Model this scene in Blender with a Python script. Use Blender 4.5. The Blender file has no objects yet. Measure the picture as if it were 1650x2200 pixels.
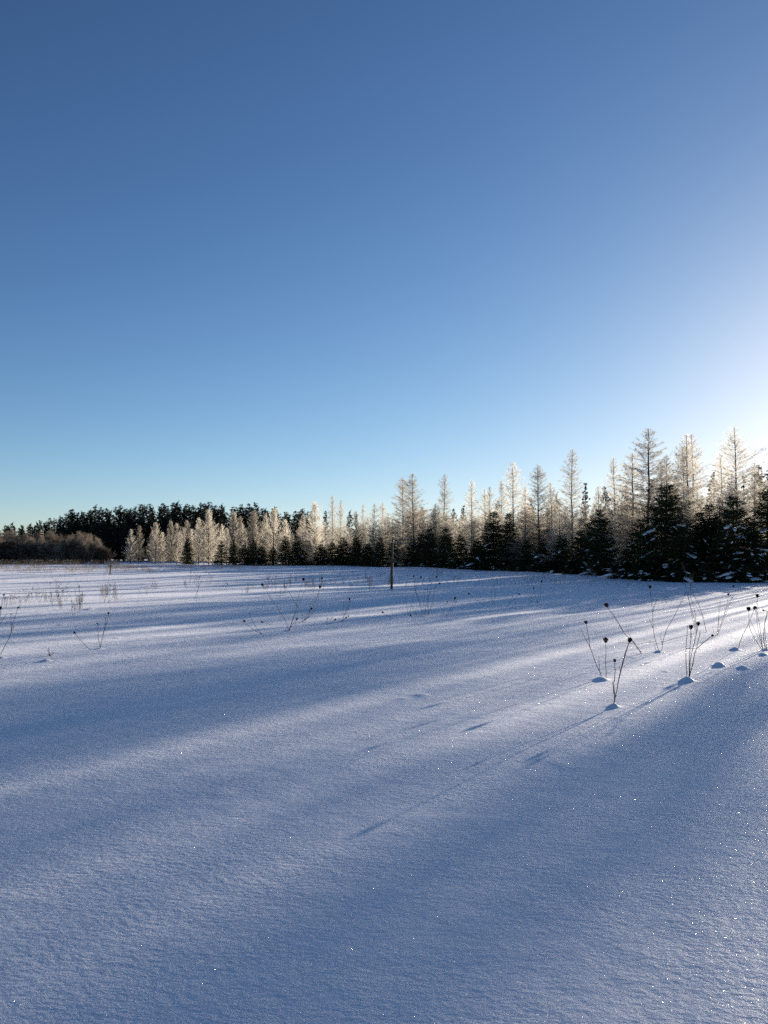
import bpy, math, random
import numpy as np

# ------------------------------------------------------------------ camera, sky, sun, exposure
scene = bpy.context.scene
COL = scene.collection
EYE = 1.5                    # camera height above the snow (m)
FPX = 1650.0                 # focal length in photo pixels (photo is 1650 x 2200)
TANP = 90.0 / 1650.0         # camera tipped up so the horizon lies at row 1190
PITCH = math.atan(TANP)
cam_d = bpy.data.cameras.new("camera")
cam = bpy.data.objects.new("camera", cam_d)
COL.objects.link(cam)
cam.location = (0, 0, EYE)
cam.rotation_euler = (math.radians(90) + PITCH, 0, 0)
cam_d.sensor_fit = 'HORIZONTAL'
cam_d.sensor_width = 36.0
cam_d.lens = 36.0 * FPX / 1650.0
cam_d.clip_start = 0.05
cam_d.clip_end = 6000
scene.camera = cam

SUN_AZ = math.radians(37.0)  # right of the view axis
SUN_EL = math.radians(9.0)
world = bpy.data.worlds.new("World")
scene.world = world
world.use_nodes = True
wn = world.node_tree
bg = wn.nodes["Background"]
sky = wn.nodes.new("ShaderNodeTexSky")
sky.sky_type = 'NISHITA'
sky.sun_disc = False
sky.sun_elevation = SUN_EL
sky.sun_rotation = SUN_AZ
sky.altitude = 200
sky.air_density = 0.72
sky.dust_density = 0.23
sky.ozone_density = 2.4
# the camera's contrast on the whole sky: a little steeper in the blues, gently rolled off when bright
def wmath(op, a, b=None, scale=None):
    n = wn.nodes.new("ShaderNodeVectorMath"); n.operation = op
    wn.links.new(a, n.inputs[0])
    if scale is not None: n.inputs['Scale'].default_value = scale
    elif isinstance(b, tuple): n.inputs[1].default_value = b
    elif b is not None: wn.links.new(b, n.inputs[1])
    return n.outputs[0]
gam = wn.nodes.new("ShaderNodeGamma"); gam.inputs[1].default_value = 1.35
wn.links.new(wmath('SCALE', sky.outputs[0], scale=0.1), gam.inputs[0])
roll = wmath('DIVIDE', gam.outputs[0], wmath('ADD', wmath('SCALE', gam.outputs[0], scale=1.5), (1.0, 1.0, 1.0)))
wn.links.new(wmath('MULTIPLY', roll, (10.2, 9.9, 10.0)), bg.inputs[0])
bg.inputs[1].default_value = 0.105

sd = bpy.data.lights.new("sun", 'SUN')
sd.energy = 5.0
sd.angle = math.radians(0.6)
sd.color = (1.0, 0.90, 0.77)
sun = bpy.data.objects.new("sun", sd)
COL.objects.link(sun)
sun.rotation_euler = (math.radians(90) - SUN_EL, 0, math.pi - SUN_AZ)
sun.location = (60, 80, 60)

vs = scene.view_settings
vs.view_transform = 'Standard'
vs.look = 'None'
vs.exposure = 1.48
vs.gamma = 1.0
vs.use_curve_mapping = False
scene.render.engine = 'CYCLES'
scene.cycles.use_denoising = False
scene.cycles.max_bounces = 6
scene.cycles.diffuse_bounces = 3
scene.cycles.glossy_bounces = 2
scene.cycles.transmission_bounces = 4
scene.cycles.sample_clamp_indirect = 4.0

# ------------------------------------------------------------------ helpers
def tag(o, label=None, cat=None, group=None, kind=None):
    if label: o["label"] = label
    if cat: o["category"] = cat
    if group: o["group"] = group
    if kind: o["kind"] = kind
    return o

def mesh_from(name, V, F, mat=None, smooth=False):
    me = bpy.data.meshes.new(name)
    V = np.asarray(V, np.float32).reshape(-1, 3)
    F = np.asarray(F, np.int32)
    k = F.shape[1]
    me.vertices.add(len(V)); me.vertices.foreach_set("co", V.ravel())
    me.loops.add(F.size); me.loops.foreach_set("vertex_index", F.ravel())
    me.polygons.add(len(F))
    me.polygons.foreach_set("loop_start", np.arange(0, F.size, k, dtype=np.int32))
    me.polygons.foreach_set("loop_total", np.full(len(F), k, np.int32))
    me.update(calc_edges=True)
    me.polygons.foreach_set("use_smooth", np.full(len(F), smooth, bool))
    if mat: me.materials.append(mat)
    return me

class MB:
    """collects triangles; one MB becomes one mesh"""
    def __init__(s): s.v = []; s.f = []; s.n = 0
    def add(s, V, F):
        V = np.asarray(V, float).reshape(-1, 3); F = np.asarray(F, int).reshape(-1, 3)
        s.v.append(V); s.f.append(F + s.n); s.n += len(V)
    def mesh(s, name, mat, smooth=False):
        return mesh_from(name, np.concatenate(s.v), np.concatenate(s.f), mat, smooth)
    def tube(s, P, R, k=3, cap=True):
        P = np.asarray(P, float); m = len(P); R = np.broadcast_to(np.asarray(R, float), (m,))
        T = np.gradient(P, axis=0); T /= np.linalg.norm(T, axis=1, keepdims=True) + 1e-9
        ref = np.array([0.0, 0, 1]) if abs(T[:, 2]).mean() < 0.8 else np.array([1.0, 0, 0])
        A = np.cross(T, ref); A /= np.linalg.norm(A, axis=1, keepdims=True) + 1e-9
        B = np.cross(T, A)
        th = np.arange(k) * 2 * math.pi / k
        V = P[:, None, :] + R[:, None, None] * (np.cos(th)[None, :, None] * A[:, None, :] + np.sin(th)[None, :, None] * B[:, None, :])
        i = np.arange(m - 1)[:, None]; j = np.arange(k)[None, :]; j2 = (j + 1) % k
        a = i * k + j; b = i * k + j2; c = (i + 1) * k + j2; d = (i + 1) * k + j
        F = np.concatenate([np.stack([a, b, c], -1).reshape(-1, 3), np.stack([a, c, d], -1).reshape(-1, 3)])
        V = V.reshape(-1, 3)
        if cap and k > 2:
            e = len(V); V = np.concatenate([V, P[:1], P[-1:]])
            jj = np.arange(k); j2 = (jj + 1) % k
            F = np.concatenate([F, np.stack([j2, jj, np.full(k, e)], -1), np.stack([(m - 1) * k + jj, (m - 1) * k + j2, np.full(k, e + 1)], -1)])
        s.add(V, F)
    def blades(s, S, D, W, rng):
        """thin tapering slivers from S along D, base width W"""
        n = len(S)
        side = np.cross(D, rng.normal(size=(n, 3)))
        side /= np.linalg.norm(side, axis=1, keepdims=True) + 1e-9
        w = np.broadcast_to(np.asarray(W, float), (n,))[:, None] * 0.5
        V = np.stack([S - side * w, S + side * w, S + D], 1).reshape(-1, 3)
        s.add(V, np.arange(3 * n).reshape(-1, 3))
    def box(s, c, h, R=None):
        c = np.asarray(c, float); h = np.asarray(h, float)
        V = np.array([[x, y, z] for x in (-1, 1) for y in (-1, 1) for z in (-1, 1)], float) * h
        if R is not None: V = V @ np.asarray(R).T
        Q = [(0, 1, 3, 2), (4, 6, 7, 5), (0, 4, 5, 1), (2, 3, 7, 6), (0, 2, 6, 4), (1, 5, 7, 3)]
        F = []
        for q in Q: F += [(q[0], q[1], q[2]), (q[0], q[2], q[3])]
        s.add(V + c, F)

def obj(name, me, parent=None, loc=None):
    o = bpy.data.objects.new(name, me); COL.objects.link(o)
    if parent is not None: o.parent = parent
    if loc is not None: o.location = loc
    return o

def empty(name, loc, rz=0.0, sc=(1, 1, 1)):
    o = bpy.data.objects.new(name, None); COL.objects.link(o)
    o.empty_display_size = 0.2
    o.location = loc; o.rotation_euler = (0, 0, rz); o.scale = sc
    return o

ORD = ['first', 'second', 'third', 'fourth', 'fifth', 'sixth', 'seventh', 'eighth', 'ninth', 'tenth', 'eleventh', 'twelfth',
       'thirteenth', 'fourteenth', 'fifteenth', 'sixteenth', 'seventeenth', 'eighteenth', 'nineteenth', 'twentieth',
       'twenty-first', 'twenty-second', 'twenty-third', 'twenty-fourth', 'twenty-fifth', 'twenty-sixth', 'twenty-seventh', 'twenty-eighth', 'twenty-ninth', 'thirtieth', 'thirty-first', 'thirty-second', 'thirty-third', 'thirty-fourth']

# ------------------------------------------------------------------ materials
def new_mat(name):
    m = bpy.data.materials.new(name); m.use_nodes = True
    nt = m.node_tree; nt.nodes.clear()
    return m, nt, nt.nodes.new("ShaderNodeOutputMaterial")

def N(nt, t, **kw):
    n = nt.nodes.new(t)
    for k, v in kw.items():
        if k.startswith('i_'):
            key = k[2:]
            n.inputs[int(key) if key.isdigit() else key].default_value = v
        else: setattr(n, k, v)
    return n

def mat_snow():
    m, nt, out = new_mat("snow")
    L = nt.links.new
    tc = N(nt, "ShaderNodeTexCoord")
    mp = N(nt, "ShaderNodeMapping"); mp.inputs['Rotation'].default_value = (0, 0, 0.25); mp.inputs['Scale'].default_value = (0.8, 1.15, 1)
    L(tc.outputs['Object'], mp.inputs[0])
    n1 = N(nt, "ShaderNodeTexNoise", i_Scale=30.0, i_Detail=4.0, i_Roughness=0.6); L(mp.outputs[0], n1.inputs[0])
    n2 = N(nt, "ShaderNodeTexNoise", i_Scale=4.5, i_Detail=3.0, i_Roughness=0.5); L(mp.outputs[0], n2.inputs[0])
    n3 = N(nt, "ShaderNodeTexNoise", i_Scale=170.0, i_Detail=2.0, i_Roughness=0.6); L(tc.outputs['Object'], n3.inputs[0])
    b2 = N(nt, "ShaderNodeBump", i_Strength=1.0, i_Distance=0.012); L(n2.outputs[0], b2.inputs['Height'])
    b1 = N(nt, "ShaderNodeBump", i_Strength=1.0, i_Distance=0.011); L(n1.outputs[0], b1.inputs['Height'])
    n4 = N(nt, "ShaderNodeTexNoise", i_Scale=0.9, i_Detail=3.0, i_Roughness=0.6); L(mp.outputs[0], n4.inputs[0])
    mr = N(nt, "ShaderNodeMapRange", i_1=0.35, i_2=0.68, i_3=0.35, i_4=1.0); L(n4.outputs[0], mr.inputs[0]); L(mr.outputs[0], b1.inputs['Strength']); L(b2.outputs[0], b1.inputs['Normal'])
    b3 = N(nt, "ShaderNodeBump", i_Strength=1.0, i_Distance=0.0007); L(n3.outputs[0], b3.inputs['Height']); L(b1.outputs[0], b3.inputs['Normal'])
    p = N(nt, "ShaderNodeBsdfPrincipled")
    p.inputs['Base Color'].default_value = (0.87, 0.857, 0.89, 1)
    p.inputs['Roughness'].default_value = 0.55
    p.inputs['Specular IOR Level'].default_value = 0.2
    L(b3.outputs[0], p.inputs['Normal'])
    # ice facets: sparse flat crystals, each tilted its own way, mirror the sun as glints
    vo = N(nt, "ShaderNodeTexVoronoi", i_Scale=290.0, feature='F1'); L(tc.outputs['Object'], vo.inputs['Vector'])
    sub = N(nt, "ShaderNodeVectorMath", operation='SUBTRACT'); L(vo.outputs['Color'], sub.inputs[0]); sub.inputs[1].default_value = (0.5, 0.5, -0.25)
    nrm = N(nt, "ShaderNodeVectorMath", operation='NORMALIZE'); L(sub.outputs[0], nrm.inputs[0])
    gl = N(nt, "ShaderNodeBsdfGlossy", i_Roughness=0.17); gl.inputs['Color'].default_value = (0.9, 0.9, 0.9, 1); L(nrm.outputs[0], gl.inputs['Normal'])
    wn_ = N(nt, "ShaderNodeTexWhiteNoise"); wn_.noise_dimensions = '3D'; L(vo.outputs['Position'], wn_.inputs['Vector'])
    g1 = N(nt, "ShaderNodeMath", operation='GREATER_THAN', i_1=0.87); L(wn_.outputs['Value'], g1.inputs[0])
    g2 = N(nt, "ShaderNodeMath", operation='LESS_THAN', i_1=0.27); L(vo.outputs['Distance'], g2.inputs[0])
    g3 = N(nt, "ShaderNodeMath", operation='MULTIPLY'); L(g1.outputs[0], g3.inputs[0]); L(g2.outputs[0], g3.inputs[1])
    mx = N(nt, "ShaderNodeMixShader"); L(g3.outputs[0], mx.inputs[0]); L(p.outputs[0], mx.inputs[1]); L(gl.outputs[0], mx.inputs[2])
    L(mx.outputs[0], out.inputs[0])
    return m

def mat_twig(name, c0, c1, transl, rough_scale=30.0):
    """thin plant matter: diffuse + light passing through, colour varying by noise and per tree"""
    m, nt, out = new_mat(name)
    L = nt.links.new
    tc = N(nt, "ShaderNodeTexCoord"); oi = N(nt, "ShaderNodeObjectInfo")
    no = N(nt, "ShaderNodeTexNoise", i_Scale=rough_scale, i_Detail=2.0); L(tc.outputs['Object'], no.inputs[0])
    ad = N(nt, "ShaderNodeMath", operation='MULTIPLY_ADD', i_1=0.35, i_2=-0.17); L(oi.outputs['Random'], ad.inputs[0])
    a2 = N(nt, "ShaderNodeMath", operation='ADD', use_clamp=True); L(no.outputs[0], a2.inputs[0]); L(ad.outputs[0], a2.inputs[1])
    rp = N(nt, "ShaderNodeValToRGB"); L(a2.outputs[0], rp.inputs[0])
    rp.color_ramp.elements[0].position = 0.3; rp.color_ramp.elements[0].color = (*c0, 1)
    rp.color_ramp.elements[1].position = 0.7; rp.color_ramp.elements[1].color = (*c1, 1)
    d = N(nt, "ShaderNodeBsdfDiffuse"); L(rp.outputs[0], d.inputs[0])
    if transl > 0:
        t = N(nt, "ShaderNodeBsdfTranslucent"); L(rp.outputs[0], t.inputs[0])
        mx = N(nt, "ShaderNodeMixShader", i_0=transl); L(d.outputs[0], mx.inputs[1]); L(t.outputs[0], mx.inputs[2])
        L(mx.outputs[0], out.inputs[0])
    else: L(d.outputs[0], out.inputs[0])
    return m

def mat_wood(name, c0, c1):
    m, nt, out = new_mat(name)
    L = nt.links.new
    tc = N(nt, "ShaderNodeTexCoord"); mp = N(nt, "ShaderNodeMapping"); mp.inputs['Scale'].default_value = (14, 14, 1.6)
    L(tc.outputs['Object'], mp.inputs[0])
    no = N(nt, "ShaderNodeTexNoise", i_Scale=3.0, i_Detail=6.0, i_Roughness=0.65); L(mp.outputs[0], no.inputs[0])
    rp = N(nt, "ShaderNodeValToRGB"); L(no.outputs[0], rp.inputs[0])
    rp.color_ramp.elements[0].position = 0.32; rp.color_ramp.elements[0].color = (*c0, 1)
    rp.color_ramp.elements[1].position = 0.7; rp.color_ramp.elements[1].color = (*c1, 1)
    bp = N(nt, "ShaderNodeBump", i_Strength=0.7, i_Distance=0.01); L(no.outputs[0], bp.inputs['Height'])
    p = N(nt, "ShaderNodeBsdfPrincipled", i_Roughness=0.85); p.inputs['Specular IOR Level'].default_value = 0.2
    L(rp.outputs[0], p.inputs[0]); L(bp.outputs[0], p.inputs['Normal']); L(p.outputs[0], out.inputs[0])
    return m

M_SNOW = mat_snow()
M_FROST = mat_twig("frosted_twig", (0.23, 0.203, 0.165), (0.70, 0.65, 0.56), 0.67, 6.0)
M_LARCHBARK = mat_wood("larch_bark", (0.035, 0.028, 0.022), (0.12, 0.10, 0.085))
M_NEEDLE = mat_twig("spruce_needles", (0.018, 0.026, 0.014), (0.05, 0.06, 0.03), 0.15, 9.0)
M_PINE = mat_twig("pine_needles", (0.016, 0.020, 0.014), (0.06, 0.063, 0.05), 0.2, 0.9)
M_BARK = mat_wood("dark_bark", (0.02, 0.016, 0.013), (0.07, 0.055, 0.045))
M_SHRUB = mat_twig("shrub_twig", (0.075, 0.06, 0.046), (0.29, 0.245, 0.20), 0.3, 1.2)
M_POST = mat_wood("weathered_post", (0.035, 0.026, 0.019), (0.14, 0.108, 0.08))
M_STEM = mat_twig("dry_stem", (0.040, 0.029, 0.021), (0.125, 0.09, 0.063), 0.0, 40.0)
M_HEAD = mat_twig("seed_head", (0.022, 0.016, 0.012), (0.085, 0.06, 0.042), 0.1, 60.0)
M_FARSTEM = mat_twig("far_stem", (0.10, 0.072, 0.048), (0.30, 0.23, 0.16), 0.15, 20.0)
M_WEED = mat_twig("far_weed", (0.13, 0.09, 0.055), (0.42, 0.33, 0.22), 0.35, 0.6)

# ------------------------------------------------------------------ terrain
def vnoise(x, y, seed):
    x = np.asarray(x, float); y = np.asarray(y, float)
    xi = np.floor(x).astype(np.int64); yi = np.floor(y).astype(np.int64)
    fx = x - xi; fy = y - yi
    fx = fx * fx * fx * (fx * (fx * 6 - 15) + 10); fy = fy * fy * fy * (fy * (fy * 6 - 15) + 10)
    def h(a, b):
        n = (a * 374761393 + b * 668265263 + seed * 1442695041) & 0x7fffffff
        n = ((n ^ (n >> 13)) * 1274126177) & 0x7fffffff
        n = n ^ (n >> 16)
        return (n & 0xffff) / 32767.5 - 1.0
    return (h(xi, yi) * (1 - fx) + h(xi + 1, yi) * fx) * (1 - fy) + (h(xi, yi + 1) * (1 - fx) + h(xi + 1, yi + 1) * fx) * fy

def smooth01(t):
    t = np.clip(t, 0, 1); return t * t * (3 - 2 * t)

FRONT_PX = np.array([-400, 0, 250, 450, 600, 700, 850, 1040, 1200, 1320, 1450, 1560, 1650, 1900, 2400, 3200], float)
FRONT_D = np.array([118, 114, 116, 112, 104, 97, 86, 72, 58, 48, 43.5, 41.5, 40.5, 39, 36, 33], float)
def front_d(px): return np.interp(px, FRONT_PX, FRONT_D)

MOUNDS = []      # x, y, height, radius along x, radius along y
def base_terrain(x, y):
    x = np.asarray(x, float); y = np.asarray(y, float)
    r = np.hypot(x, y)
    far = smooth01((r - 9) / 25)
    xr = x * 0.94 + y * 0.2; yr = y * 0.98 - x * 0.2
    z = 0.10 * far * vnoise(xr / 21.0 + 3.1, yr / 7.5 + 1.7, 1)
    z = z + 0.045 * far * vnoise(xr / 9.0, yr / 3.4, 2)
    z = z + 0.018 * vnoise(xr / 3.2 + 9.0, yr / 1.5 + 4.0, 3) * smooth01((r - 4) / 10) * smooth01((90 - r) / 30)
    z = z + 0.012 * vnoise(xr / 1.9 + 2.0, yr / 0.8, 4) * smooth01((r - 1) / 8) * smooth01((40 - r) / 20)
    return z

def terrain(x, y):
    x = np.asarray(x, float); y = np.asarray(y, float)
    z = base_terrain(x, y)
    for mx, my, mh, ra, rb in MOUNDS:
        q = ((x - mx) / ra) ** 2 + ((y - my) / rb) ** 2
        z = z + mh * np.exp(-q ** 1.5) * (q < 9)
    return z

def ray(px, py):
    cx = (px - 825.0) / FPX; cy = (1100.0 - py) / FPX
    c, s = math.cos(PITCH), math.sin(PITCH)
    return np.array([cx, c - cy * s, s + cy * c])

_TS = np.exp(np.linspace(math.log(1.5), math.log(240), 2600))
def ground(px, py):
    """where the sight line through a photo pixel meets the snow"""
    d = ray(px, py)
    X = d[0] * _TS; Y = d[1] * _TS; Z = EYE + d[2] * _TS
    k = np.nonzero(Z < base_terrain(X, Y))[0]
    t = _TS[k[0]] if len(k) else 110.0
    return np.array([d[0] * t, d[1] * t, float(base_terrain(d[0] * t, d[1] * t))])

def at(px, D):
    x = (px - 825.0) / FPX * D * 1.0015
    return x, D, float(terrain(x, D))

def height_for(py, D, zg):
    d = ray(825, py); return EYE + D * d[2] / d[1] - zg

# crops used when measuring the photograph: origin and enlargement
CROP = {'5': (1200, 1180, 3.667), '2': (400, 1040, 3.929), '3': (780, 980, 3.929), '1': (0, 1040, 3.929), '7': (1400, 1180, 6.6), 'L': (0, 1250, 5.5), '0': (0, 0, 1.0)}
def cp(c, x, y):
    a = CROP[c]; return a[0] + x / a[2], a[1] + y / a[2]

# small humps of snow over buried stubble: crop, x, y (foot of the near side), width in crop pixels, height (m)
for c, x, y, w, h in [('5', 338, 1030, 150, .055), ('5', 437, 1242, 105, .06), ('5', 1015, 1040, 130, .085), ('5', 1268, 920, 115, .085), ('5', 1455, 942, 125, .06),
                      ('5', 1390, 795, 100, .075), ('5', 1612, 832, 80, .06), ('5', 1632, 797, 60, .06), ('5', 790, 812, 90, .05), ('5', 985, 414, 75, .07), ('5', 1155, 658, 45, .04),
                      ('5', 640, 825, 40, .02), ('2', 865, 1240, 75, .045), ('2', 975, 1166, 60, .04), ('2', 1310, 1162, 45, .04), ('2', 375, 1090, 40, .05),
                      ('3', 510, 1352, 95, .07), ('3', 375, 1345, 70, .05), ('3', 260, 1356, 50, .04), ('3', 1420, 1249, 50, .05), ('3', 1475, 1246, 40, .04),
                      ('1', 840, 1392, 80, .04), ('1', 390, 1495, 110, .05), ('1', 480, 1492, 50, .04), ('1', 760, 1058, 55, .08), ('1', 520, 1190, 60, .05), ('L', 15, 905, 90, .06), ('1', 985, 1300, 60, .03),
                      ('2', 1180, 1160, 50, .02), ('0', 905, 1494, 46, .022), ('0', 865, 1502, 36, .014), ('0', 480, 1706, 70, .010), ('0', 1430, 1443, 22, .02), ('0', 1200, 1640, 60, .008)]:
    g = ground(*cp(c, x, y)); wm = w / CROP[c][2] * g[1] / FPX
    MOUNDS.append((g[0], g[1], h * .62, wm * 0.34, wm * 0.36))

def build_snow():
    ang = np.concatenate([np.radians(np.arange(-40, 40.01, 0.2)), np.radians(np.arange(44, 320, 4.0))])
    def geo(a, b, q): return np.exp(np.arange(math.log(a), math.log(b), math.log(q)))
    rad = np.concatenate([geo(0.7, 5, 1.009), geo(5, 17, 1.0042), geo(17, 150, 1.010), geo(150, 3500, 1.07), [3600]])
    A, R = np.meshgrid(ang, rad)
    X = R * np.sin(A); Y = R * np.cos(A)
    Z = terrain(X, Y)
    Z = Z * smooth01((400 - R) / 200)
    nr, na = X.shape
    V = np.stack([X, Y, Z], -1).reshape(-1, 3)
    i = np.arange(nr - 1)[:, None] * na; j = np.arange(na)[None, :]; j2 = (j + 1) % na
    F = np.stack([i + j, i + na + j, i + na + j2, i + j2], -1).reshape(-1, 4)
    # close the middle
    me = mesh_from("snow_field", V, F, M_SNOW, True)
    o = obj("snow_field", me); tag(o, "snow covered field with low drifts", kind="structure")
    th = np.linspace(0, 2 * math.pi, 49)[:-1]
    cv = np.concatenate([[[0, 0, 0]], np.stack([0.72 * np.sin(th), 0.72 * np.cos(th), np.zeros(48)], -1)]); cv[:, 2] -= 0.004
    cf = [(0, 1 + (k + 1) % 48, 1 + k) for k in range(48)]
    c = obj("snow_patch", mesh_from("snow_patch", cv, cf, M_SNOW, True), o)
build_snow()

# ------------------------------------------------------------------ trees
def make_larch(seed, h=10.0, rad=1.5, dens=1.0, flame=0.0, bare=0.35):
    rng = np.random.default_rng(seed)
    tr = MB(); cr = MB()
    nz = 14
    zz = np.linspace(-0.3, h, nz); wob = np.cumsum(rng.normal(0, 0.018, (nz, 2)), axis=0)
    wob[:2] = 0
    P = np.column_stack([wob, zz]); R = 0.010 + 0.085 * np.clip(1 - zz / h, 0, 1) ** 0.85
    tr.tube(P, R, 6)
    def axis(z): return np.array([np.interp(z, zz, P[:, 0]), np.interp(z, zz, P[:, 1]), z])
    z = bare; phi = rng.uniform(0, 6.28); lopsided = rng.uniform(0, 6.28)
    while z < h * 0.985:
        u = z / h
        nb = rng.integers(3, 6) if u < 0.9 else rng.integers(2, 4)
        for _ in range(nb):
            phi += 2.4 + rng.normal(0, 0.5)
            prof = (1 - u) ** (0.75 - 0.25 * flame) * (0.62 + 0.38 * smooth01(u / 0.25))
            lob = 1 + .32 * float(vnoise(phi % 6.283 * 1.1 + seed, z * .8, 5)) + .14 * math.cos(phi - lopsided)
            Lb = rad * prof * lob * rng.uniform(0.5, 1.1) + 0.10
            e0 = math.radians(rng.normal(4 + 38 * u ** 2 + 22 * flame, 9))
            curl = math.radians(rng.normal(20 + 12 * flame, 8))
            m = 5; ts = np.linspace(0, 1, m)
            ee = e0 + curl * ts ** 1.5
            steps = np.column_stack([np.cos(ee) * math.cos(phi), np.cos(ee) * math.sin(phi), np.sin(ee)]) * (Lb / (m - 1))
            Q = axis(z) + np.concatenate([[[0, 0, 0]], np.cumsum(steps[:-1], axis=0)])
            cr.tube(Q, np.linspace(0.013, 0.004, m) * (0.6 + 0.5 * (1 - u)), 3, cap=False)
            # twigs
            n = max(4, int(Lb / 0.044 * dens))
            s = rng.uniform(0.12, 1.0, n)
            S = np.column_stack([np.interp(s, ts, Q[:, k]) for k in range(3)])
            D0 = np.column_stack([np.interp(s, ts, steps[:, k]) for k in range(3)]); D0 /= np.linalg.norm(D0, axis=1, keepdims=True)
            lat = np.cross(D0, [0, 0, 1.0]) * rng.choice([-1, 1], n)[:, None]
            D = D0 * rng.uniform(.4, .9, (n, 1)) + lat * rng.uniform(.3, 1, (n, 1)) + rng.normal(0, .25, (n, 3)); D[:, 2] += rng.normal(0.05 + .25 * flame, .25, n)
            D /= np.linalg.norm(D, axis=1, keepdims=True)
            tl = rng.uniform(.14, .42, n) * (0.45 + 0.55 * (1 - s)) * (0.5 + 0.5 * min(1, Lb))
            cr.blades(S, D * tl[:, None], 0.0115, rng)
            # spurs with rime
            k = 4
            q = rng.uniform(.15, 1, (n, k, 1))
            S2 = (S[:, None] + D[:, None] * tl[:, None, None] * q).reshape(-1, 3)
            D2 = D[:, None] * 0.6 + rng.normal(0, .6, (n, k, 3)); D2 = (D2 / np.linalg.norm(D2, axis=-1, keepdims=True)).reshape(-1, 3)
            cr.blades(S2, D2 * rng.uniform(.06, .18, (n * k, 1)), 0.0135, rng)
        z += rng.uniform(0.09, 0.22) * (1.0 if u < 0.85 else 0.7)
    return tr.mesh("larch_trunk", M_LARCHBARK, True), cr.mesh("larch_crown", M_FROST)

def make_spruce(seed, h=4.0, rad=1.45):
    rng = np.random.default_rng(seed)
    tr = MB(); cr = MB(); perch = []
    zz = np.linspace(-0.2, h, 8)
    tr.tube(np.column_stack([zz * 0, zz * 0, zz]), 0.008 + 0.065 * np.clip(1 - zz / h, 0, 1), 6)
    z = 0.10; phi = 0.0
    while z < h * 0.97:
        u = z / h; nb = rng.integers(5, 8) if u < 0.8 else rng.integers(3, 6)
        for _ in range(nb):
            phi += 2.4 + rng.normal(0, .4)
            Lb = rad * (1 - u) ** 0.85 * rng.uniform(.68, 1.1) + .07
            e0 = math.radians(rng.normal(-12 + 55 * u ** 1.5, 8)); m = 5; ts = np.linspace(0, 1, m)
            ee = e0 + math.radians(22) * (ts - 0.35)
            st = np.column_stack([np.cos(ee) * math.cos(phi), np.cos(ee) * math.sin(phi), np.sin(ee)]) * (Lb / (m - 1))
            Q = np.array([0, 0, z]) + np.concatenate([[[0, 0, 0]], np.cumsum(st[:-1], axis=0)])
            Q[:, 2] = np.maximum(Q[:, 2], 0.03)
            cr.tube(Q, np.linspace(.014, .004, m), 3, cap=False)
            perch.append((Q[3], phi, Lb, u))
            n = max(4, int(Lb / 0.055)); s = np.linspace(.12, 1, n) + rng.normal(0, .02, n)
            S = np.column_stack([np.interp(s, ts, Q[:, k]) for k in range(3)])
            d0 = st[2] / np.linalg.norm(st[2]); lat = np.cross(d0, [0, 0, 1.0])
            sg = np.where(np.arange(n) % 2 == 0, 1, -1)[:, None]
            D = d0 * .55 + lat * sg * rng.uniform(.5, 1, (n, 1)) + rng.normal(0, .14, (n, 3)); D[:, 2] -= .18
            D /= np.linalg.norm(D, axis=1, keepdims=True)
            tl = (.10 + .34 * Lb * (1 - s.clip(0, 1)) + 0.05) * rng.uniform(.7, 1.2, n)
            cr.blades(S, D * tl[:, None], .012, rng)
            k = 11
            q = rng.uniform(.02, 1, (n, k, 1))
            S2 = (S[:, None] + D[:, None] * tl[:, None, None] * q).reshape(-1, 3)
            D2 = (D[:, None] * .8 + rng.normal(0, .5, (n, k, 3))); D2 = (D2 / np.linalg.norm(D2, axis=-1, keepdims=True)).reshape(-1, 3)
            cr.blades(S2, D2 * rng.uniform(.06, .12, (n * k, 1)), .026, rng)
        z += rng.uniform(.10, .17) * h / 4.0
    return tr.mesh("spruce_trunk", M_BARK, True), cr.mesh("spruce_crown", M_NEEDLE), perch

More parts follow.
